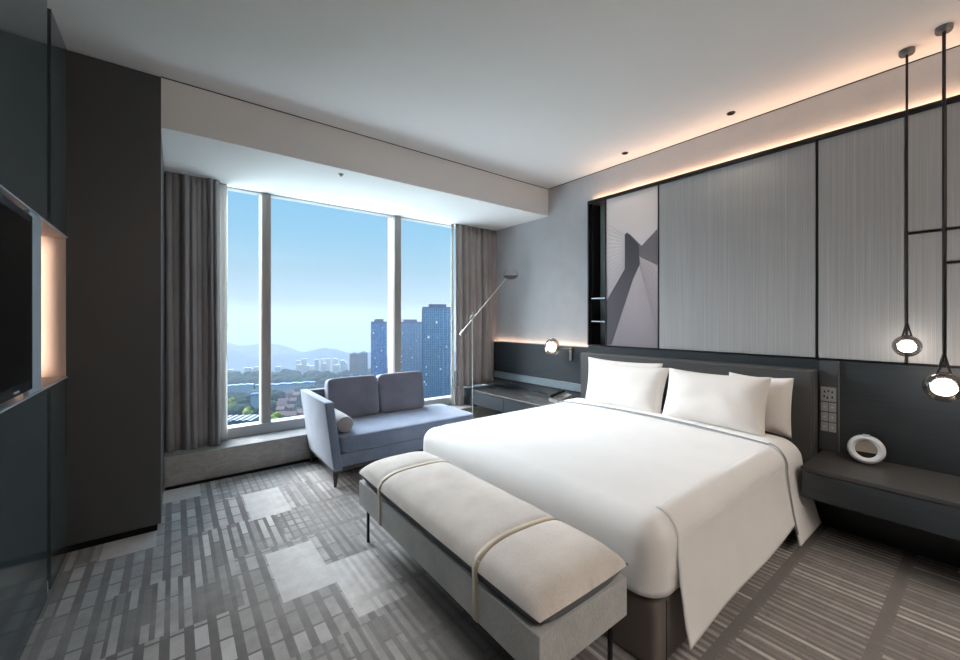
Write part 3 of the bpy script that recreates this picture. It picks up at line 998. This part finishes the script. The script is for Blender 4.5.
# ------------------------------------------------------------------ outside
def ext(name, bm, mat, label=None, cat=None, group=None, kind=None, parent=None):
    o = obj(name, bm, mat, parent, False)
    if label or kind: tag(o, label, cat, group, kind)
    return o
M['ground_far'] = plain('distant_ground', srgb(70, 92, 74), .95, spec=.05, var=.4, scale=.02)
M['hill'] = plain('hill_green', srgb(58, 78, 76), .95, spec=.05, var=.2, scale=.004)
M['hill2'] = plain('hill_green_far', srgb(60, 80, 84), .95, spec=.05, var=.2, scale=.004)
def canopy(name, a, b):
    k = NT(name); f = k.noise(k.coord(), .05, 4, .7); g = k.noise(k.coord(), .4, 3, .7)
    k.set(k.ramp(k.math('MULTIPLY_ADD', f, .5, k.math('MULTIPLY', g, .5)), [(.35, a), (.6, b)]), .95, 0, .05)
    return k.m
M['canopy'] = canopy('forest_leaves', srgb(16, 32, 32), srgb(38, 56, 44))
M['canopy_y'] = canopy('yellow_leaves', srgb(96, 96, 44), srgb(140, 136, 66))
def facade(name, wall, win_, sx, sz, mort, seed=0, lit=.985, vert=True):
    k = NT(name)
    c = k.n('ShaderNodeTexCoord'); sep = k.n('ShaderNodeSeparateXYZ'); k.l(c.outputs['Object'], sep.inputs[0])
    cb = k.n('ShaderNodeCombineXYZ'); k.l(k.math('ADD', sep.outputs[0], sep.outputs[1]), cb.inputs[0]); k.l(sep.outputs[2], cb.inputs[1])
    t = k.n('ShaderNodeTexBrick'); t.offset = 0
    t.inputs['Scale'].default_value = 1; t.inputs['Brick Width'].default_value = sx; t.inputs['Row Height'].default_value = sz
    t.inputs['Mortar Size'].default_value = mort; t.inputs['Mortar Smooth'].default_value = 0
    t.inputs['Color1'].default_value = (0, 0, 0, 1); t.inputs['Color2'].default_value = (1, 1, 1, 1)
    k.l(cb.outputs[0], t.inputs['Vector'])
    w = k.ramp(t.outputs['Color'], [(0, win_[0]), (lit - .01, win_[1]), (lit, srgb(225, 235, 240))])
    k.set(k.mix(t.outputs['Fac'], w, wall), .22, .1, .6)
    return k.m
M['tower_glass'] = facade('blue_tower_facade', srgb(52, 98, 142), (srgb(34, 96, 150), srgb(70, 140, 196)), 3.2, 3.6, .5)
M['tower_glass2'] = facade('teal_tower_facade', srgb(84, 126, 150), (srgb(24, 70, 104), srgb(48, 104, 144)), 3.4, 4.2, .55, lit=.988)
M['apart'] = facade('apartment_facade', srgb(140, 122, 116), (srgb(50, 76, 98), srgb(86, 110, 128)), 5, 4, .9, lit=.99)
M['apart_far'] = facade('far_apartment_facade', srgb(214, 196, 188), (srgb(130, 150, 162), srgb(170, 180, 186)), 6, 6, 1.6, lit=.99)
M['roof_blue'] = plain('blue_roof', srgb(40, 64, 90), .5, var=.1, scale=.05)
M['roof_bright'] = plain('bright_blue_roof', srgb(60, 96, 132), .6, var=.05, scale=.05)
M['concrete'] = plain('pale_concrete', srgb(130, 142, 152), .8, var=.05, scale=.05)
M['roof_red'] = plain('red_roof', srgb(112, 80, 76), .8, var=.1, scale=.05)
GZ = -160
F_ = 398.0
sT, cT = math.sin(R(37.5)), math.cos(R(37.5))
def at(u, depth):
    """ground position seen in direction u at the given distance"""
    a = (u - 480) / F_
    return (depth * (sT + cT * a), depth * (cT - sT * a))

bm = bmesh.new()
def gfn(u, v):
    d = 150 + 1120 * v; x, y = at(60 + 560 * u, d)
    return Vector((x, y, GZ))
grid(bm, 8, 8, gfn)
struct('ground', bm, 'ground_far')
def ridge(name, mat, depth, seed, hfun, zb_):
    bm = bmesh.new()
    def fn(u, v):
        uu = 40 + 620 * u
        x, y = at(uu, depth + 300 * v)
        t = 1 - abs(v * 2 - 1)
        z = zb_ + (hfun(uu) - zb_) * math.sin(t * PI / 2) + 10 * noise.noise(Vector((x * .006, y * .006, seed))) * t + 5 * noise.noise(Vector((x * .02, y * .02, seed))) * t
        return Vector((x, y, z))
    grid(bm, 160, 20, fn)
    struct(name, bm, mat)
def h1(u):
    px = 342 + (u - 230) * .105 if u > 230 else 342 - (230 - u) * .02
    px += 2.0 * math.sin(u * .11)
    return -(px - 320) / F_ * 2600
def h2(u):
    px = 353 + 3 * math.sin(u * .05 + 1) + 2 * math.sin(u * .13)
    return -(px - 320) / F_ * 2100
ridge('mountain_ridge', 'hill2', 2500, 1.0, h1, -520)
ridge('foothills', 'hill', 2000, 4.0, h2, -480)

# forest canopy
bm = bmesh.new()
ico = bmesh.new(); bmesh.ops.create_icosphere(ico, subdivisions=2, radius=1)
iv = [v.co.copy() for v in ico.verts]; iff = [[v.index for v in f.verts] for f in ico.faces]; ico.free()
def blob(bm, c, r, sq=.8):
    o = random.random() * 50
    vs = [bm.verts.new(Vector(c) + Vector((p.x * r, p.y * r, p.z * r * sq)) * (1 + .28 * noise.noise(p * 2.2 + Vector((o, 0, 0))))) for p in iv]
    for f in iff: bm.faces.new([vs[i] for i in f])
rnd = random.Random(4)
def scatter(n, ulo, uhi, dlo, dhi, gap, out):
    tries = 0; k = 0
    while k < n and tries < 3000:
        tries += 1
        p = at(rnd.uniform(ulo, uhi), rnd.uniform(dlo, dhi))
        if all(math.hypot(p[0] - q[0], p[1] - q[1]) > gap for q in out): out.append(p); k += 1
    return out
BLOCKS = scatter(18, 296, 349, 1130, 1245, 19, [])
BLOCKS = scatter(7, 228, 292, 1130, 1245, 19, BLOCKS)
HOUSES = scatter(24, 280, 320, 560, 790, 21, [at(286, 900)])[1:]
KEEP = [(at(u_, d_), r_) for u_, d_, r_ in ((437, 700, 52), (409, 900, 50), (379, 820, 36), (354.5, 1000, 28), (363.5, 980, 28), (286, 900, 76), (235, 880, 50), (240, 590, 42), (256, 720, 24), (273, 540, 28), (232, 690, 26), (247, 640, 22))] + [(p, 27) for p in BLOCKS + HOUSES]
n = 0
while n < 1500:
    u = random.uniform(190, 480); d = 500 + 680 * random.random() ** .8
    if 600 < d < 680 and 255 < u < 320 and random.random() < .6: continue
    if d > 1050 and random.random() < .3: continue
    x, y = at(u, d); r = random.uniform(9, 17)
    if noise.noise(Vector((x * .012, y * .012, 3))) < -.18: continue
    if any(math.hypot(x - a_[0], y - a_[1]) < q_ for a_, q_ in KEEP): continue
    blob(bm, (x, y, GZ + r * .5), r); n += 1
o = obj('forest_canopy', bm, 'canopy'); tag(o, 'dark green treetops filling the land below the window', 'trees', None, 'stuff')
for u, d, r, lab in ((273, 540, 15, 'yellow-green tree right of the first window mullion'), (229, 690, 11, 'yellow-green treetop near the dark curtain edge'),
                     (247, 640, 9, 'small yellowish treetop just left of the first mullion')):
    bm = bmesh.new(); x, y = at(u, d)
    t = thing('tree', lab, 'tree', (x, y, GZ))
    for k in range(6):
        blob(bm, (random.uniform(-.5, .5) * r, random.uniform(-.5, .5) * r, r * (.9 + .22 * k)), r * (.75 - .07 * k), 1)
    obj('crown', bm, 'canopy_y', t); obj('trunk', tube(bmesh.new(), [(0, 0, 0), (0, 0, r)], r * .08, 8), 'dark_wood', t)

def tower(label, u, depth, w, d, top_px, yaw, mat, detail=True, group='glass office towers'):
    x, y = at(u, depth)
    ztop = 1.375 + (320 - top_px) / F_ * depth
    t = thing('office_tower', label, 'building', (x, y, GZ), yaw, group)
    h = ztop - GZ
    obj('tower_body', B(-w / 2, w / 2, -d / 2, d / 2, 0, h), mat, t, False)
    fb = bmesh.new(); nf = int(w / 6)
    for i in range(nf + 1):
        xx = -w / 2 + w * i / nf
        box(fb, xx - .4, xx + .4, -d / 2 - .7, -d / 2, 0, h + 1)
    nf = int(d / 6)
    for i in range(nf + 1):
        yy = -d / 2 + d * i / nf
        box(fb, -w / 2 - .7, -w / 2, yy - .4, yy + .4, 0, h + 1)
    obj('facade_fins', fb, 'roof_blue', t, False)
    rb = bmesh.new(); box(rb, -w / 2 - .8, w / 2 + .8, -d / 2 - .8, d / 2 + .8, h, h + 3); box(rb, -w * .3, w * .3, -d * .3, d * .3, h + 3, h + 8)
    obj('roof_parapet', rb, 'roof_blue', t, False)
    return t
tower('tallest blue glass tower beside the taupe curtain', 437, 700, 50, 46, 309, R(-27), 'tower_glass2')
tower('wide blue-green glass tower between the right mullion and the tallest tower', 409, 900, 50, 40, 323, R(-12), 'tower_glass2')
tower('narrow blue glass tower left of the right mullion', 379, 820, 30, 26, 323, R(-24), 'tower_glass')
def apart(label, u, depth, w, d, top_px, yaw, mat, group, zb=None):
    x, y = at(u, depth); ztop = 1.375 + (320 - top_px) / F_ * depth
    z0 = GZ if zb is None else zb
    t = thing('apartment_building', label, 'building', (x, y, z0), yaw, group)
    bm = bmesh.new(); h = ztop - z0
    box(bm, -w / 2, w / 2, -d / 2, d / 2, 0, h)
    obj('building_body', bm, mat, t, False)
    rb = bmesh.new(); box(rb, -w * .25, w * .25, -d * .25, d * .25, h, h + 3.5)
    obj('roof_hut', rb, 'concrete', t, False)
apart('left of two banded apartment blocks left of the glass towers', 354.5, 1000, 22, 22, 353.5, R(-24), 'apart', 'banded apartment blocks')
apart('right of two banded apartment blocks left of the glass towers', 363.5, 980, 20, 20, 352.5, R(-24), 'apart', 'banded apartment blocks')
for (x, y) in BLOCKS:
    d = x * sT + y * cT
    u = 480 + F_ * (x * cT - y * sT) / d
    hpx = rnd.uniform(358, 366) if u > 294 else rnd.uniform(365, 370)
    w = rnd.uniform(9, 14); ztop = 1.375 + (320 - hpx) / F_ * d
    t = obj('apartment_block', B(-w / 2, w / 2, -8, 8, 0, ztop - GZ), 'apart_far', None, False, (x, y, GZ), (0, 0, R(-20)))
    tag(t, 'pale hazy apartment block in the far city below the mountains', 'building', 'hazy apartment blocks below the mountains')
for (x, y) in HOUSES:
    w = rnd.uniform(9, 15); h = rnd.uniform(12, 24)
    t = thing('town_house', 'small pale house with red roof among the trees', 'house', (x, y, GZ), R(rnd.uniform(-40, 0)), 'town houses among the trees')
    obj('house_body', B(-w / 2, w / 2, -5, 5, 0, h), 'apart', t, False)
    rb = bmesh.new()
    a = [rb.verts.new(p) for p in ((-w / 2 - 1, -6, h), (w / 2 + 1, -6, h), (w / 2 + 1, 6, h), (-w / 2 - 1, 6, h), (-w / 2 - 1, 0, h + 5), (w / 2 + 1, 0, h + 5))]
    for f in ((0, 1, 5, 4), (2, 3, 4, 5), (0, 4, 3), (1, 2, 5), (3, 2, 1, 0)): rb.faces.new([a[i_] for i_ in f])
    obj('roof', rb, 'roof_red', t, False)
def hall(label, u, depth, w, d, h, yaw, roof):
    x, y = at(u, depth); t = thing('hall_building', label, 'building', (x, y, GZ), yaw)
    obj('hall_walls', B(-w / 2, w / 2, -d / 2, d / 2, 0, h), 'concrete', t, False)
    rb = bmesh.new(); box(rb, -w / 2 - 1, w / 2 + 1, -d / 2 - 1, d / 2 + 1, h, h + 2)
    for i in range(5): box(rb, -w / 2 + w * i / 5, -w / 2 + w * (i + .5) / 5, -d / 2, d / 2, h + 2, h + 3.2)
    obj('hall_roof', rb, roof, t, False)
hall('long blue-roofed hall at the foot of the far woods', 286, 900, 120, 16, 16, R(-12), 'roof_bright')
hall('long pale blue shed across the trees by the dark curtain', 235, 880, 70, 14, 16, R(-12), 'concrete')
hall('dark blue-roofed factory hall near the window bottom, left', 240, 590, 44, 34, 14, R(-30), 'roof_blue')
hall('bright blue small building beside the first mullion', 256, 720, 14, 14, 26, R(-20), 'roof_bright')

# haze over the valley
def haze():
    bm = bmesh.new()
    vs = []
    for z in (-600, 60):
        for (u, d) in ((20, 480), (700, 480), (700, 3300), (20, 3300)):
            x, y = at(u, d); vs.append(bm.verts.new((x, y, z)))
    for f in ((0, 1, 2, 3), (7, 6, 5, 4), (0, 4, 5, 1), (1, 5, 6, 2), (2, 6, 7, 3), (3, 7, 4, 0)): bm.faces.new([vs[i] for i in f])
    bmesh.ops.recalc_face_normals(bm, faces=bm.faces)
    m = bpy.data.materials.new('valley_haze'); m.use_nodes = True
    t = m.node_tree; t.nodes.remove(t.nodes['Principled BSDF'])
    v = t.nodes.new('ShaderNodeVolumeScatter')
    v.inputs['Color'].default_value = (.80, .82, .96, 1); v.inputs['Density'].default_value = .00027; v.inputs['Anisotropy'].default_value = .0
    va = t.nodes.new('ShaderNodeVolumeAbsorption'); va.inputs['Color'].default_value = (0, .06, .16, 1); va.inputs['Density'].default_value = .00040
    ads = t.nodes.new('ShaderNodeAddShader'); t.links.new(v.outputs[0], ads.inputs[0]); t.links.new(va.outputs[0], ads.inputs[1])
    t.links.new(ads.outputs[0], t.nodes['Material Output'].inputs['Volume'])
    o = obj('valley_haze', bm, m, None, False); tag(o, 'pale blue haze lying over the valley and mountains', 'haze', None, 'stuff')
haze()

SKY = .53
# ------------------------------------------------------------------ world
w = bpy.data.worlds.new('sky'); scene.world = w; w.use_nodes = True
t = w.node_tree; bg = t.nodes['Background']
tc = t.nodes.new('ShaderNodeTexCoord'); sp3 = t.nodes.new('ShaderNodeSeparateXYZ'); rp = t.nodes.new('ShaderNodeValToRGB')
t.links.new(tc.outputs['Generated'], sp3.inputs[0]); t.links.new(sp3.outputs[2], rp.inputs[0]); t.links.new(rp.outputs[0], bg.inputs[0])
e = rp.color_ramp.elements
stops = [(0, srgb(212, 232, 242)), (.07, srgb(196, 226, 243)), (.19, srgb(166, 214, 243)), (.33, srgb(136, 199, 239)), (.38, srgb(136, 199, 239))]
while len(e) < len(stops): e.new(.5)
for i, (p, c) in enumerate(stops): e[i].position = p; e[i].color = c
# sky boosted above the visible band, added to brighten the room
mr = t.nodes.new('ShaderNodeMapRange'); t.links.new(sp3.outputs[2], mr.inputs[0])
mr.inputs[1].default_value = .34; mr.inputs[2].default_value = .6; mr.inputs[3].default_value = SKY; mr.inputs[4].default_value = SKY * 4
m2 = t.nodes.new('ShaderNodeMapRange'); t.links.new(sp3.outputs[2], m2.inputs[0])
m2.inputs[1].default_value = -.12; m2.inputs[2].default_value = -.4; m2.inputs[3].default_value = 0; m2.inputs[4].default_value = SKY * 7  # added glow from below the horizon, lifts the bulkhead and ceiling
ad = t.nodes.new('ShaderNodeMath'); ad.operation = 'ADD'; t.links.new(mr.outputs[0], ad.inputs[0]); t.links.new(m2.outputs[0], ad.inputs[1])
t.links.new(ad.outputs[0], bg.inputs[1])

# ------------------------------------------------------------------ lights
def sun(d, energy, angle, col):
    ld = bpy.data.lights.new('sun', 'SUN'); ld.energy = energy; ld.angle = R(angle); ld.color = col
    o = bpy.data.objects.new('sun', ld); COL.objects.link(o)
    o.rotation_euler = Vector(d).to_track_quat('-Z', 'Y').to_euler()
sun((.30, -.80, -.62), 10, 60, (.93, .97, 1))
def area(loc, size, d, energy, col, spread=180):
    ld = bpy.data.lights.new('strip', 'AREA'); ld.shape = 'RECTANGLE'; ld.size = size[0]; ld.size_y = size[1]
    ld.energy = energy; ld.color = col; ld.spread = R(spread)
    o = bpy.data.objects.new('strip_or_fill_light', ld); COL.objects.link(o); o.location = loc
    o.rotation_euler = Vector(d).to_track_quat('-Z', 'Y').to_euler()
    return o
WARM = (1, .66, .42)
# cove strip over the panels (runs along Y)
o = area((3.566, .15, 2.648), (.025, 5.0), (0, 0, 1), 5.2, (1, .61, .39)); o.rotation_euler = (PI, 0, 0)
# strip on the wainscot by the window
o = area((3.567, 3.54, 1.078), (.03, 1.66), (0, 0, 1), .7, (1, .68, .48)); o.rotation_euler = (PI, 0, 0)
# strip hidden behind the silver panel in the tv recess
o = area((-.63, 2.80, 1.45), (.03, .76), (0, 1, 0), .42, (1, .80, .66), 22)
o.rotation_euler = Vector((0, 1, 0)).to_track_quat('-Z', 'Y').to_euler()
# fill spots behind the camera, added to raise the room's brightness
def spot(x, y, z, power, ang, size, col, tgt=None):
    ld = bpy.data.lights.new('spot', 'SPOT'); ld.energy = power; ld.color = col
    ld.spot_size = R(ang); ld.spot_blend = 1; ld.shadow_soft_size = size
    lo = bpy.data.objects.new('spot_light', ld); lo.location = (x, y, z); COL.objects.link(lo)
    if tgt:
        lo.rotation_euler = (Vector(tgt) - Vector((x, y, z))).to_track_quat('-Z', 'Y').to_euler()
for x, y in FILL_SPOTS:
    spot(x, y, CE - .03, 20, 120, .12, (1, .90, .80))

# unseen fill uplight and its shelf on the back wall, added for brightness
cv = B(-.15, 3.15, YB, YB + .34, 2.24, 2.27)
box(cv, -.15, 3.15, YB + .32, YB + .34, 2.27, 2.31)
struct('added_fill_shelf', cv, 'white_paint')
o = area((1.5, YB + .17, 2.29), (3.2, .26), (0, 0, 1), 74, (1, .94, .88)); o.rotation_euler = (PI, 0, 0)
# pendant bulbs light the wall
for (x, y, z, p) in ((3.41, .328, 1.222, 3), (3.30, .180, 1.012, 4)):
    pass

# ------------------------------------------------------------------ camera
cam = bpy.data.cameras.new('camera'); co = bpy.data.objects.new('camera', cam); COL.objects.link(co)
co.location = (0, 0, 1.375)
co.rotation_euler = (R(90), 0, -R(37.5))
cam.sensor_width = 36; cam.lens = 36 * 398 / 960; cam.sensor_fit = 'HORIZONTAL'
cam.shift_y = -10 / 960
cam.clip_start = .02; cam.clip_end = 8000
scene.camera = co
scene.view_settings.view_transform = 'Standard'
scene.view_settings.look = 'None'
scene.view_settings.gamma = 1
scene.view_settings.exposure = 1.0
scene.view_settings.use_curve_mapping = False
scene.cycles.use_denoising = True
scene.cycles.max_bounces = 10
scene.cycles.diffuse_bounces = 6
scene.cycles.transparent_max_bounces = 12
scene.cycles.volume_bounces = 1
scene.cycles.sample_clamp_indirect = 6
scene.cycles.caustics_reflective = False
scene.cycles.caustics_refractive = False
